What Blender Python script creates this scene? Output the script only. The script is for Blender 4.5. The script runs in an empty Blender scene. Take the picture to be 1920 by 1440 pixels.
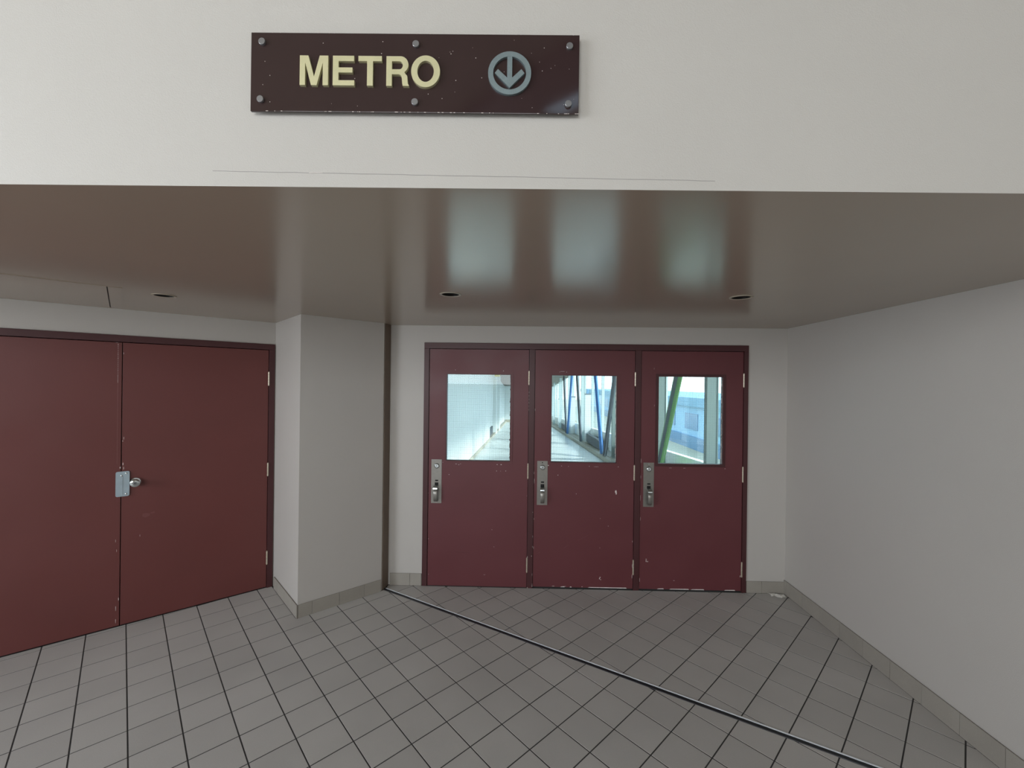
import bpy, bmesh, math, random
from mathutils import Vector, Matrix
from mathutils.geometry import tessellate_polygon
random.seed(7)
C = bpy.context.scene.collection
sc = bpy.context.scene
R = math.radians

# ------------------------------------------------------------------ camera, sky, lights, exposure
EYE = 1.7743
cam_d = bpy.data.cameras.new('camera')
cam = bpy.data.objects.new('camera', cam_d); C.objects.link(cam)
cam_d.sensor_fit = 'HORIZONTAL'; cam_d.sensor_width = 36.0
cam_d.lens = 791.4 / 1920 * 36.0
cam_d.clip_start = 0.02; cam_d.clip_end = 400
_p, _r = R(-0.033), R(0.680)
right = Vector((1, 0, 0)); fwd = Vector((0, math.cos(_p), math.sin(_p))); up = right.cross(fwd)
r2 = right * math.cos(_r) + up * math.sin(_r)
u2 = -right * math.sin(_r) + up * math.cos(_r)
cam.matrix_world = Matrix(((r2.x, u2.x, -fwd.x, 0), (r2.y, u2.y, -fwd.y, 0), (r2.z, u2.z, -fwd.z, EYE), (0, 0, 0, 1)))
sc.camera = cam

w = bpy.data.worlds.new('sky'); sc.world = w; w.use_nodes = True
nt = w.node_tree; bg = nt.nodes['Background']
tc = nt.nodes.new('ShaderNodeTexCoord'); sx = nt.nodes.new('ShaderNodeSeparateXYZ'); cr = nt.nodes.new('ShaderNodeValToRGB')
nt.links.new(tc.outputs['Generated'], sx.inputs[0]); nt.links.new(sx.outputs['Z'], cr.inputs[0]); nt.links.new(cr.outputs[0], bg.inputs[0])
cr.color_ramp.elements[0].position = 0.0; cr.color_ramp.elements[0].color = (0.86, 0.97, 1.0, 1)
cr.color_ramp.elements[1].position = 0.6; cr.color_ramp.elements[1].color = (0.62, 0.82, 1.0, 1)
bg.inputs[1].default_value = 3.6

def area(name, loc, rot, sxx, syy, power, col):
    l = bpy.data.lights.new(name, 'AREA'); l.shape = 'RECTANGLE'; l.size = sxx; l.size_y = syy; l.energy = power; l.color = col
    o = bpy.data.objects.new(name, l); C.objects.link(o); o.location = loc; o.rotation_euler = rot
    return o
# area lamps added for daylight at made-up windows of the unseen hall
area('daylight_back_window', (-1.9, -6.05, 2.85), (R(90), 0, 0), 4.4, 2.2, 150, (1.0, 0.965, 0.985))
area('unseen_hall_fill', (-3.2, -4.6, 4.15), (R(0), 0, 0), 3.0, 2.0, 35, (1.0, 0.96, 0.88))  # added fill lamp under the unseen solid ceiling, no fitting there
sun_d = bpy.data.lights.new('sun', 'SUN'); sun_d.energy = 8.0; sun_d.angle = R(10); sun_d.color = (1.0, 0.98, 0.93)
sun = bpy.data.objects.new('sun', sun_d); C.objects.link(sun); sun.rotation_euler = Vector((-0.80, 0.30, -0.58)).to_track_quat('-Z', 'Y').to_euler()
area('daylight_side_window', (-4.98, -1.1, 2.1), (R(90), 0, R(-90)), 2.8, 2.2, 160, (0.88, 0.91, 1.0))  # lamp added at the unseen side window

sc.view_settings.view_transform = 'Standard'; sc.view_settings.look = 'None'
sc.view_settings.gamma = 1.0; sc.view_settings.use_curve_mapping = False
sc.view_settings.exposure = -0.08
sc.cycles.max_bounces = 8; sc.cycles.diffuse_bounces = 5; sc.cycles.glossy_bounces = 4
sc.cycles.transparent_max_bounces = 12
sc.cycles.sample_clamp_indirect = 8.0

# ------------------------------------------------------------------ materials
def lin(c):
    return tuple((v / 255 / 12.92) if v / 255 <= 0.04045 else ((v / 255 + 0.055) / 1.055) ** 2.4 for v in c)
def mat(name, rgb, rough=0.6, metal=0.0, var=0.0, vscale=6.0, speck=0.0, sscale=300.0, bump=0.0, bscale=200.0, spec=0.5, rand=0.0, aniso=None, rvar=0.0):
    m = bpy.data.materials.new(name); m.use_nodes = True
    n = m.node_tree.nodes; L = m.node_tree.links; b = n['Principled BSDF']
    col = (*lin(rgb), 1)
    b.inputs['Base Color'].default_value = col
    b.inputs['Roughness'].default_value = rough; b.inputs['Metallic'].default_value = metal
    b.inputs['Specular IOR Level'].default_value = spec
    t = n.new('ShaderNodeTexCoord')
    gi = n.new('ShaderNodeNewGeometry')
    cur = None
    def mult(fac_socket, amount, prev):
        mr = n.new('ShaderNodeMapRange'); L.new(fac_socket, mr.inputs[0])
        mr.inputs['From Min'].default_value = 0.25; mr.inputs['From Max'].default_value = 0.75
        mr.inputs['To Min'].default_value = 1 - amount; mr.inputs['To Max'].default_value = 1 + amount
        vm = n.new('ShaderNodeVectorMath'); vm.operation = 'SCALE'
        if prev is None: vm.inputs[0].default_value = col[:3]
        else: L.new(prev, vm.inputs[0])
        L.new(mr.outputs[0], vm.inputs['Scale'])
        return vm.outputs[0]
    if var:
        x = n.new('ShaderNodeTexNoise'); x.inputs['Scale'].default_value = vscale; x.inputs['Detail'].default_value = 5
        L.new(gi.outputs['Position'], x.inputs['Vector']); cur = mult(x.outputs[0], var, cur)
    if speck:
        x = n.new('ShaderNodeTexNoise'); x.inputs['Scale'].default_value = sscale; x.inputs['Detail'].default_value = 2
        L.new(gi.outputs['Position'], x.inputs['Vector']); cur = mult(x.outputs[0], speck, cur)
    if rand:
        oi = n.new('ShaderNodeObjectInfo'); mr = n.new('ShaderNodeMapRange'); L.new(oi.outputs['Random'], mr.inputs[0])
        mr.inputs['To Min'].default_value = 1 - rand; mr.inputs['To Max'].default_value = 1 + rand
        vm = n.new('ShaderNodeVectorMath'); vm.operation = 'SCALE'
        if cur is None: vm.inputs[0].default_value = col[:3]
        else: L.new(cur, vm.inputs[0])
        L.new(mr.outputs[0], vm.inputs['Scale']); cur = vm.outputs[0]
    if cur: L.new(cur, b.inputs['Base Color'])
    if rvar:
        x = n.new('ShaderNodeTexNoise'); x.inputs['Scale'].default_value = 3.0; x.inputs['Detail'].default_value = 4
        L.new(gi.outputs['Position'], x.inputs['Vector'])
        mr = n.new('ShaderNodeMapRange'); L.new(x.outputs[0], mr.inputs[0])
        mr.inputs['From Min'].default_value = 0.3; mr.inputs['From Max'].default_value = 0.7
        mr.inputs['To Min'].default_value = rough - rvar; mr.inputs['To Max'].default_value = rough + rvar
        L.new(mr.outputs[0], b.inputs['Roughness'])
    if bump:
        x = n.new('ShaderNodeTexNoise'); x.inputs['Scale'].default_value = bscale; x.inputs['Detail'].default_value = 3
        L.new(gi.outputs['Position'], x.inputs['Vector'])
        bp = n.new('ShaderNodeBump'); bp.inputs['Strength'].default_value = bump; bp.inputs['Distance'].default_value = 0.002
        L.new(x.outputs[0], bp.inputs['Height']); L.new(bp.outputs[0], b.inputs['Normal'])
    return m
def glass_mat(name, tint, refl=0.06, rough=0.0):
    m = bpy.data.materials.new(name); m.use_nodes = True
    n = m.node_tree.nodes; L = m.node_tree.links; n.remove(n['Principled BSDF'])
    tr = n.new('ShaderNodeBsdfTransparent'); tr.inputs[0].default_value = (*tint, 1)
    gl = n.new('ShaderNodeBsdfGlossy'); gl.inputs['Roughness'].default_value = rough
    lw = n.new('ShaderNodeFresnel'); lw.inputs[0].default_value = 1.45
    ge = n.new('ShaderNodeNewGeometry'); iv = n.new('ShaderNodeMath'); iv.operation = 'SUBTRACT'; iv.inputs[0].default_value = 1.0; L.new(ge.outputs['Backfacing'], iv.inputs[1])
    ml = n.new('ShaderNodeMath'); ml.operation = 'MULTIPLY'; L.new(lw.outputs[0], ml.inputs[0]); L.new(iv.outputs[0], ml.inputs[1])
    mx = n.new('ShaderNodeMixShader'); L.new(ml.outputs[0], mx.inputs[0]); L.new(tr.outputs[0], mx.inputs[1]); L.new(gl.outputs[0], mx.inputs[2])
    L.new(mx.outputs[0], n['Material Output'].inputs[0])
    return m

WALL = (187, 183, 177)
m_wall = mat('wall_paint', WALL, 0.55, var=0.02, vscale=2.0, bump=0.25, bscale=350, spec=0.35)
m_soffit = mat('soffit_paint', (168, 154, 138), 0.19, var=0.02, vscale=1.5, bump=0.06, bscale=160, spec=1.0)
m_fascia = mat('fascia_paint', (196, 193, 187), 0.6, var=0.015, vscale=3.0, bump=0.3, bscale=350, spec=0.3)
m_tile = mat('floor_tile', (178, 175, 170), 0.5, var=0.07, vscale=2.2, speck=0.10, sscale=420, rand=0.045, spec=0.4)
m_base = mat('skirting_tile', (154, 149, 140), 0.5, var=0.05, vscale=8, speck=0.10, sscale=500, rand=0.03, spec=0.4)
m_grout = mat('grout', (56, 54, 53), 0.9, var=0.12, vscale=14)
m_grout_w = mat('skirting_grout', (118, 112, 104), 0.9)
m_door = mat('maroon_paint', (98, 50, 54), 0.42, var=0.06, vscale=3.0, bump=0.10, bscale=120, spec=0.45, rvar=0.06)
m_door_l = mat('russet_maroon_paint', (102, 54, 51), 0.42, var=0.06, vscale=2.5, bump=0.10, bscale=120, spec=0.45, rvar=0.06)
m_frame = mat('frame_maroon_paint', (72, 38, 40), 0.4, var=0.06, vscale=5, spec=0.45)
m_black = mat('black_gap', (18, 16, 16), 0.8)
m_rubber = mat('black_rubber', (14, 16, 22), 0.5)
m_steel = mat('satin_steel', (146, 144, 138), 0.38, 0.75, var=0.06, vscale=40, speck=0.06, sscale=600)
m_chrome = mat('chrome', (215, 222, 224), 0.12, 1.0)
m_alu = mat('aluminium', (228, 234, 236), 0.3, 0.2, var=0.1, vscale=20)
m_alu_d = mat('dull_aluminium', (110, 112, 118), 0.4, 0.8, var=0.1, vscale=20)
m_guard = mat('brushed_zinc', (178, 196, 206), 0.33, 0.55, var=0.05, vscale=30)
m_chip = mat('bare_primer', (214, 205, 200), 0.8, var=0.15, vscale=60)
m_hinge = mat('worn_brass', (205, 196, 176), 0.35, 0.5, var=0.2, vscale=120)
m_jcover = mat('brown_joint_cover', (112, 96, 82), 0.5, var=0.05)
m_sign = mat('dark_brown_acrylic', (56, 42, 42), 0.07, var=0.05, vscale=8, spec=0.5)
m_signedge = mat('acrylic_edge', (120, 96, 92), 0.35)
m_gold = mat('brushed_pale_brass', (230, 226, 184), 0.36, 0.55, var=0.05, vscale=30, speck=0.05, sscale=700)
m_pewter = mat('brushed_pewter', (142, 158, 162), 0.4, 0.6, var=0.07, vscale=60, speck=0.1, sscale=700)
m_bolt = mat('bolt_steel', (150, 150, 152), 0.35, 0.7)
m_can = mat('dark_lamp_can', (30, 26, 24), 0.45)
m_ring = mat('lamp_trim_ring', (178, 168, 150), 0.35)
m_paper = mat('paper', (246, 244, 238), 0.8)
m_wglass = glass_mat('door_glass', (0.95, 0.985, 0.99))
m_sky_glass = glass_mat('skylight_glass', (0.86, 0.87, 0.88))
m_glass = glass_mat('bridge_glass', (0.94, 0.98, 0.985))
m_wire = mat('wire', (70, 84, 92), 0.5, 0.3)
m_cwall = mat('bridge_wall_paint', (226, 232, 232), 0.5, var=0.02, vscale=2)
m_cfloor = mat('bridge_floor', (200, 208, 208), 0.28, var=0.08, vscale=1.2, spec=0.5)
m_kerb = mat('bridge_kerb', (176, 172, 158), 0.6)
m_col = mat('grey_green_steel', (122, 136, 132), 0.5)
m_colw = mat('pale_steel', (196, 212, 214), 0.45)
m_green = mat('green_steel', (122, 172, 104), 0.45)
m_blue = mat('blue_steel', (104, 156, 214), 0.45)
m_greyb = mat('grey_steel', (116, 124, 132), 0.5)
m_span = mat('spandrel', (232, 240, 240), 0.5)
m_vent = mat('vent_grey', (70, 82, 88), 0.5)
m_bld1 = mat('roof_band', (112, 150, 172), 0.7, var=0.1, vscale=0.4)
m_bld2 = mat('pale_blue_facade', (140, 178, 204), 0.7, var=0.06, vscale=0.4)
m_bld3 = mat('window_band', (86, 126, 160), 0.3)
m_ground = mat('street', (170, 168, 148), 0.9, var=0.1, vscale=0.3)
m_cceil = mat('bridge_ceiling', (120, 118, 112), 0.7)
m_yel = mat('yellow_box', (220, 205, 120), 0.6)
m_hall = mat('hall_paint', (140, 130, 116), 0.6)
m_hbeam = mat('hall_beam', (72, 46, 48), 0.5)
m_hceil = mat('hall_ceiling', (132, 124, 104), 0.7)
m_hceil2 = mat('hall_ceiling_pale', (205, 200, 194), 0.7)

# ------------------------------------------------------------------ geometry helpers
def obj(name, bm, m, parent=None, smooth=False, mw=None):
    me = bpy.data.meshes.new(name)
    bmesh.ops.recalc_face_normals(bm, faces=bm.faces)
    bm.to_mesh(me); bm.free()
    if smooth:
        for p in me.polygons: p.use_smooth = True
        try: me.set_sharp_from_angle(angle=R(35))
        except Exception: pass
    ms = m if isinstance(m, (list, tuple)) else [m]
    for x in ms: me.materials.append(x)
    o = bpy.data.objects.new(name, me); C.objects.link(o)
    if parent is not None: o.parent = parent
    if mw is not None: o.matrix_local = mw
    return o
def tag(o, label=None, cat=None, group=None, kind=None):
    if label: o['label'] = label
    if cat: o['category'] = cat
    if group: o['group'] = group
    if kind: o['kind'] = kind
    return o
def empty(name, mw=None, label=None, cat=None, group=None, kind=None):
    o = bpy.data.objects.new(name, None); C.objects.link(o); o.empty_display_size = 0.1
    if mw is not None: o.matrix_world = mw
    return tag(o, label, cat, group, kind)
def add_box(bm, x0, x1, y0, y1, z0, z1, bev=0.0, mi=0):
    vs = [bm.verts.new((x, y, z)) for x in (x0, x1) for y in (y0, y1) for z in (z0, z1)]
    fs = []
    for f in ((0, 1, 3, 2), (4, 6, 7, 5), (0, 4, 5, 1), (2, 3, 7, 6), (0, 2, 6, 4), (1, 5, 7, 3)):
        fc = bm.faces.new([vs[i] for i in f]); fc.material_index = mi; fs.append(fc)
    if bev:
        es = set(e for f in fs for e in f.edges)
        bmesh.ops.bevel(bm, geom=list(es), offset=bev, segments=2, affect='EDGES', profile=0.7)
    return fs
def box(x0, x1, y0, y1, z0, z1, bev=0.0):
    bm = bmesh.new(); add_box(bm, x0, x1, y0, y1, z0, z1, bev); return bm
def add_prism(bm, outline, d0, d1, holes=(), axis='Y', mi=0):
    """outline: (a,b) pairs. axis Y: a->x b->z depth->y ; axis Z: a->x b->y depth->z"""
    loops = [outline] + list(holes)
    def P(a, b, d): return (a, d, b) if axis == 'Y' else (a, b, d)
    flat = [p for l in loops for p in l]
    tri = tessellate_polygon([[Vector((a, b, 0)) for a, b in l] for l in loops])
    v0 = [bm.verts.new(P(a, b, d0)) for a, b in flat]; v1 = [bm.verts.new(P(a, b, d1)) for a, b in flat]
    for t in tri:
        for vv in (v0, v1):
            try: f = bm.faces.new([vv[i] for i in t]); f.material_index = mi
            except ValueError: pass
    k = 0
    for l in loops:
        n = len(l)
        for i in range(n):
            j = (i + 1) % n
            f = bm.faces.new((v0[k + i], v0[k + j], v1[k + j], v1[k + i])); f.material_index = mi
        k += n
def prism(outline, d0, d1, holes=(), axis='Y'):
    bm = bmesh.new(); add_prism(bm, outline, d0, d1, holes, axis); return bm
def add_lathe(bm, prof, cx, cz, seg=24, y0=0.0):
    """profile (r, y) revolved about the Y axis through (cx,cz)"""
    rings = []
    for r, y in prof:
        if r < 1e-6: rings.append([bm.verts.new((cx, y0 + y, cz))])
        else: rings.append([bm.verts.new((cx + r * math.cos(2 * math.pi * i / seg), y0 + y, cz + r * math.sin(2 * math.pi * i / seg))) for i in range(seg)])
    for a, b in zip(rings, rings[1:]):
        for i in range(seg):
            j = (i + 1) % seg
            if len(a) == 1 and len(b) == 1: continue
            if len(a) == 1: bm.faces.new((a[0], b[i], b[j]))
            elif len(b) == 1: bm.faces.new((a[i], a[j], b[0]))
            else: bm.faces.new((a[i], a[j], b[j], b[i]))
def add_bar(bm, p0, p1, wx, wy, side=Vector((0, 0, 1))):
    p0 = Vector(p0); p1 = Vector(p1); d = (p1 - p0).normalized()
    a = d.cross(side)
    if a.length < 1e-4: a = d.cross(Vector((1, 0, 0)))
    a.normalize(); b = a.cross(d).normalized()
    vs = []
    for p in (p0, p1):
        for s, t in ((-1, -1), (1, -1), (1, 1), (-1, 1)):
            vs.append(bm.verts.new(p + a * s * wx / 2 + b * t * wy / 2))
    for f in ((3, 2, 1, 0), (4, 5, 6, 7), (0, 1, 5, 4), (1, 2, 6, 5), (2, 3, 7, 6), (3, 0, 4, 7)):
        bm.faces.new([vs[i] for i in f])
def frame_matrix(origin, xd, yd):
    x = Vector((xd[0], xd[1], 0)).normalized(); y = Vector((yd[0], yd[1], 0)).normalized()
    return Matrix(((x.x, y.x, 0, origin[0]), (x.y, y.y, 0, origin[1]), (0, 0, 1, origin[2] if len(origin) > 2 else 0), (0, 0, 0, 1)))
def circle(cx, cz, r, n=40, r2=None):
    r2 = r if r2 is None else r2
    return [(cx + r * math.cos(2 * math.pi * i / n), cz + r2 * math.sin(2 * math.pi * i / n)) for i in range(n)]
def clip(poly, p, n):
    """keep the side where (q-p).n >= 0"""
    out = []
    for i in range(len(poly)):
        a, b = poly[i], poly[(i + 1) % len(poly)]
        da = (a[0] - p[0]) * n[0] + (a[1] - p[1]) * n[1]; db = (b[0] - p[0]) * n[0] + (b[1] - p[1]) * n[1]
        if da >= 0: out.append(a)
        if (da >= 0) != (db >= 0):
            t = da / (da - db); out.append((a[0] + (b[0] - a[0]) * t, a[1] + (b[1] - a[1]) * t))
    return out
def clip_convex(poly, region):
    m = len(region)
    for i in range(m):
        a, b = region[i], region[(i + 1) % m]
        poly = clip(poly, a, (-(b[1] - a[1]), b[0] - a[0]))
        if len(poly) < 3: return []
    return poly
def parea(p):
    return 0.5 * sum(p[i][0] * p[(i + 1) % len(p)][1] - p[(i + 1) % len(p)][0] * p[i][1] for i in range(len(p)))
def ccw(p): return p if parea(p) > 0 else p[::-1]

# ------------------------------------------------------------------ plan
T = 0.205
HC = 2.276
LA = Vector((-3.229, 2.668)); LB = Vector((-2.05, 3.655)); LD = (LB - LA).normalized()     # left wall
PL = Vector((-1.586, 3.160)); PR = Vector((-1.092, 3.590)); PD = (PR - PL).normalized()    # pillar front
RET = Vector((-1.074, 3.704))                                                             # return meets door wall
EX = (0.99977, -0.0215); EY = (0.0215, 0.99977)                                            # door wall frame
MD = frame_matrix((EY[0] * 3.68, EY[1] * 3.68), EX, EY)                                    # local: x=u, y=depth behind wall face, z
def duv(u, v): return (u * EX[0] + v * EY[0], u * EX[1] + v * EY[1])
def rwx(y): return 2.345 + 0.03 * (y - 2.9)
ML = frame_matrix((LB.x, LB.y), (-LD.x, -LD.y), (-LD.y, LD.x))                              # local: x=s leftwards, y=depth behind wall
S0 = Vector((-1.069, 3.625)); S1 = Vector((1.725, 1.970)); SD = (S1 - S0).normalized(); SN = Vector((-SD.y, SD.x))
if SN.y < 0: SN = -SN

# ------------------------------------------------------------------ setting: floor
floor = obj('floor', prism([(-5.3, 1.05), (-5.3, -6.2), (2.6, -6.2), (2.6, 3.8), (-1.2, 3.80), (-2.2, 4.0)], -0.12, -0.0015, axis='Z'), m_grout)
tag(floor, 'grey square floor tiles laid on the diagonal across the entrance', 'floor', kind='structure')
t_end = 2.2
sx_end = S0 + SD * ((2.325 - S0.x) / SD.x)
HW = 0.017
HN = 0.0215
def off(p, k): return (p.x + SN.x * k, p.y + SN.y * k)
reg1 = ccw([(-1.062, 3.692), off(S0, HW), off(S0 + SD * 5.0, HW), (4.2, 3.58)])
reg1 = clip(reg1, (rwx(0) - 0.012, 0), (-1, 0.03)); reg1 = clip(reg1, duv(0, 3.677), (-EY[0], -EY[1])); reg1 = clip(reg1, (RET.x + 0.012, 0), (1, 0)); reg1 = ccw(reg1)
big = [(-5.05, -5.9), (2.5, -5.9), (2.5, 3.8), (-5.05, 3.8)]
pn = (PD.y, -PD.x)
reg2 = clip(big, (PL.x, PL.y), pn); reg2 = clip(reg2, off(S0, -HN), (-SN.x, -SN.y)); reg2 = clip(reg2, (rwx(0) - 0.012, 0), (-1, 0.03)); reg2 = ccw(reg2)
sd = (LB - PL).normalized()
reg3 = clip(big, (PL.x, PL.y), (-pn[0], -pn[1])); reg3 = clip(reg3, (LB.x, LB.y), (LD.y, -LD.x)); 
sdn = Vector((-sd.y, sd.x)); sdn = sdn if sdn.x < 0 else -sdn
reg3 = clip(reg3, (PL.x + sdn.x * 0.012, PL.y + sdn.y * 0.012), (sdn.x, sdn.y)); reg3 = ccw(reg3)
regions = [reg1, reg2, reg3]
th = R(42.70); ct, st = math.cos(th), math.sin(th); OX, OY = -10.723, 11.860
def tg(a, b): return (T * (OX + a * ct + b * st), T * (OY + a * st - b * ct))
J = 0.0032
tiles = []
for a in range(-35, 40):
    for b in range(-25, 62):
        q = [tg(a + J / T, b + J / T), tg(a + 1 - J / T, b + J / T), tg(a + 1 - J / T, b + 1 - J / T), tg(a + J / T, b + 1 - J / T)]
        q = ccw(q)
        cx = sum(p[0] for p in q) / 4; cy = sum(p[1] for p in q) / 4
        if not (-5.4 < cx < 2.8 and -6.3 < cy < 4.2): continue
        pcs = []
        for rg in regions:
            c = clip_convex(q, rg)
            if len(c) >= 3 and parea(c) > 6e-5: pcs.append(c)
        if not pcs: continue
        vis = cy > 0.6 and abs(cx) < cy * 1.28 + 0.15 and cy > 1.78
        dist = math.hypot(cx, cy)
        tiles.append((0 if vis else 1, dist, pcs, cx, cy))
tiles.sort(key=lambda t: (t[0], t[1]))
def add_tile(bm, pcs, z1, ox=0, oy=0):
    for c in pcs:
        n = len(c); gx = sum(p[0] for p in c) / n; gy = sum(p[1] for p in c) / n
        ch = 0.0004
        def ins(p):
            d = math.hypot(p[0] - gx, p[1] - gy) or 1
            k = max(0.0, 1 - 1.4 * ch / d); return (gx + (p[0] - gx) * k, gy + (p[1] - gy) * k)
        lo = [bm.verts.new((p[0] - ox, p[1] - oy, -0.0014)) for p in c]
        mi = [bm.verts.new((p[0] - ox, p[1] - oy, z1 - ch)) for p in c]
        tp = [bm.verts.new((ins(p)[0] - ox, ins(p)[1] - oy, z1)) for p in c]
        for i in range(n):
            j = (i + 1) % n
            bm.faces.new((lo[i], lo[j], mi[j], mi[i])); bm.faces.new((mi[i], mi[j], tp[j], tp[i]))
        bm.faces.new(tp)
rest = bmesh.new(); k = 0
for t in tiles:
    if k < 299 and t[0] == 0:
        bm = bmesh.new(); z1 = random.uniform(-0.0003, 0.0003)
        add_tile(bm, t[2], z1, t[3], t[4])
        o = obj('tile', bm, m_tile, floor); o.location = (t[3], t[4], 0)
        k += 1
    else:
        add_tile(rest, t[2], 0.0)
o = obj('tile_field', rest, m_tile, floor); tag(o, kind='stuff')
print('TILES', k, len(tiles))

# ------------------------------------------------------------------ setting: walls
wl = obj('wall_left', prism([(-0.02, 0), (0.004, 0), (0.004, 2.090), (1.953, 2.090), (1.953, 0), (4.0, 0), (4.0, HC), (-0.02, HC)], 0.0, 0.16), m_wall, mw=ML)
tag(wl, 'beige painted wall above and around the wide double door on the left', 'wall', kind='structure')
wp = obj('wall_pillar', prism([(PL.x, PL.y), (PR.x, PR.y), (RET.x - 0.002, RET.y - 0.003), (RET.x - 0.02, 3.86), (LB.x + 0.02, 3.86), (LB.x - 0.044, LB.y + 0.047)], 0, HC, axis='Z'), m_wall)
tag(wp, 'beige angled pillar standing between the double door and the glazed doors', 'pillar', kind='structure')
uL = -1.153; uR = 2.287
wb = obj('wall_back', prism([(uL, 0), (-0.850, 0), (-0.850, 2.128), (1.955, 2.128), (1.955, 0), (uR + 0.04, 0), (uR + 0.04, HC), (uL, HC)], 0.0, 0.16), m_wall, mw=MD)
tag(wb, 'beige wall framing the three glazed maroon doors', 'wall', kind='structure')
wr = obj('wall_right', prism([(rwx(3.8), 3.8), (rwx(-4.2), -4.2), (rwx(-4.2) + 0.2, -4.2), (rwx(3.8) + 0.2, 3.8)], 0, 8.0, axis='Z'), m_wall)  # unseen upper part added to keep the sun off the skylight
tag(wr, 'plain beige wall running forward along the right side', 'wall', kind='structure')
fab = prism([(-5.2, 1.118), (2.6, 1.0714), (2.6, 1.25), (-5.2, 1.25)], HC, 4.2, axis='Z')
for f in fab.faces:
    if all(abs(v.co.z - HC) < 1e-4 for v in f.verts): f.material_index = 1
fa = obj('wall_upper', fab, [m_fascia, m_soffit])
tag(fa, 'pale upper wall above the entrance recess, behind the brown sign', 'wall', kind='structure')
lights_xy = [(-2.082, 2.518), (-0.354, 2.388), (1.283, 2.376)]
sof = obj('ceiling', prism([(-5.2, 1.25), (2.6, 1.25), (2.6, 4.3), (-5.2, 4.3)], HC, HC + 0.03, holes=[circle(x, y, 0.050, 32)[::-1] for x, y in lights_xy], axis='Z'), m_soffit)
tag(sof, 'semi-gloss taupe ceiling of the entrance recess with soft window reflections', 'ceiling', kind='structure')
# unseen concourse hall behind the camera, its windows added for the daylight
hb = obj('wall_hall', prism([(-5.2, 0), (2.6, 0), (2.6, 4.2), (-5.2, 4.2)], -6.3, -6.1, holes=[[(-4.1, 1.75), (-4.1, 3.95), (0.3, 3.95), (0.3, 1.75)]]), m_hall)
tag(hb, 'hall wall with a wide window added for daylight behind the viewer', 'wall', kind='structure')
hl = bmesh.new()
add_box(hl, -5.25, -5.05, -6.3, -2.5, 0, 4.2); add_box(hl, -5.25, -5.05, 0.3, 1.15, 0, 4.2); add_box(hl, -5.25, -5.05, -2.5, 0.3, 0, 1.0); add_box(hl, -5.25, -5.05, -2.5, 0.3, 3.2, 4.2)
tag(obj('wall_side', hl, m_hall), 'hall side wall with a window added for daylight at the left of the viewer', 'wall', kind='structure')
hr = bmesh.new(); add_box(hr, 2.2, 2.5, -6.3, -4.2, 0, 4.2)
tag(obj('wall_end', hr, m_hall), 'end piece of the hall wall right of the viewer', 'wall', kind='structure')
SKY = [(-0.05, -1.708), (0.90, -0.971), (0.90, -1.40), (0.40, -1.85)]
hc = prism([(-5.3, -6.3), (2.6, -6.3), (2.6, 1.25), (-5.3, 1.25)], 4.2, 4.32, holes=[SKY], axis='Z')
tag(obj('ceiling_hall', hc, m_hceil), 'high hall ceiling over the viewer', 'ceiling', kind='structure')
# skylight added unseen, its slanted edge placed to mirror in the sign's lower right corner, dark beam beside it
tag(obj('window_2', prism(SKY, 4.24, 4.25, axis='Z'), m_sky_glass), 'slanted skylight added for the sign reflection in the hall ceiling behind the viewer', 'skylight', kind='structure')
tag(obj('trim_beam', prism([(-2.1, -3.13), (1.3, 0.01), (1.93, -0.18), (-2.02, -3.26)], 4.15, 4.2, axis='Z'), m_hbeam), 'dark beam beside the skylight of the hall', 'beam', kind='structure')

# hairline crack along the upper wall, a few chips of plaster
def crack(pts, parent, y, wdt, m):
    bm = bmesh.new()
    for (x0, z0), (x1, z1) in zip(pts, pts[1:]): add_bar(bm, (x0, y(x0), z0), (x1, y(x1), z1), 0.0012, wdt, Vector((0, 1, 0)))
    return obj('plaster_crack', bm, m, parent)
fy = lambda x: 1.0868 - 0.006 * x
crk = [(-0.78 + i * 0.035, 2.3155 - 0.0004 * i + random.uniform(-0.0006, 0.0006)) for i in range(38)]
crack(crk, fa, fy, 0.0006, mat('crack_grey', (150, 147, 144), 0.9))
crack([(-0.53, 2.3125), (-0.495, 2.3128)], fa, lambda x: fy(x) - 0.0003, 0.0012, m_chip)

# ------------------------------------------------------------------ skirting tiles
def skirting(name, mw, joints, h, label, m=None, th_=0.010):
    """joints: sorted positions along local x; wall face at y=0, tiles stand towards -y"""
    e = obj(name, box(joints[0], joints[-1], -th_ * 0.6, -0.0005, 0.0, h - 0.002), m_grout_w, mw=mw)
    tag(e, label, 'skirting', kind='structure')
    for a, b in zip(joints, joints[1:]):
        g = 0.0012
        bm = box(a + g, b - g, -th_, -th_ * 0.55, 0.0005, h, 0.0009)
        obj('skirting_tile', bm, m_base, e)
    return e
MP = frame_matrix((PL.x, PL.y), (PD.x, PD.y), (-PD.y, PD.x))
skirting('baseboard_pillar', MP, [0.001, 0.10, 0.303, 0.505, 0.648], 0.10, 'beige skirting tiles along the front of the angled pillar')
MS = frame_matrix((LB.x, LB.y), (-sd.x, -sd.y), (-sdn.x, -sdn.y))
ls = (LB - PL).length
skirting('baseboard_side', MS, [0.055, 0.17, 0.375, 0.58, ls + 0.010], 0.10, 'beige skirting tiles on the shaded side of the pillar by the double door')
skirting('baseboard_back_left', MD, [uL + 0.022, -0.952, -0.852], 0.105, 'two beige skirting tiles left of the glazed doors')
skirting('baseboard_back_right', MD, [1.957, 2.087, uR - 0.006], 0.100, 'beige skirting tiles right of the glazed doors')
rdir = Vector((0.03, 1)).normalized()
MR = frame_matrix((rwx(3.64), 3.64), (-rdir.x, -rdir.y), (rdir.y, -rdir.x))
ys = [3.630, 3.593, 3.388, 3.19, 2.985, 2.780, 2.573, 2.367, 2.160, 1.954, 1.749, 1.544, 1.339, 1.134, 0.929, 0.724]
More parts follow.
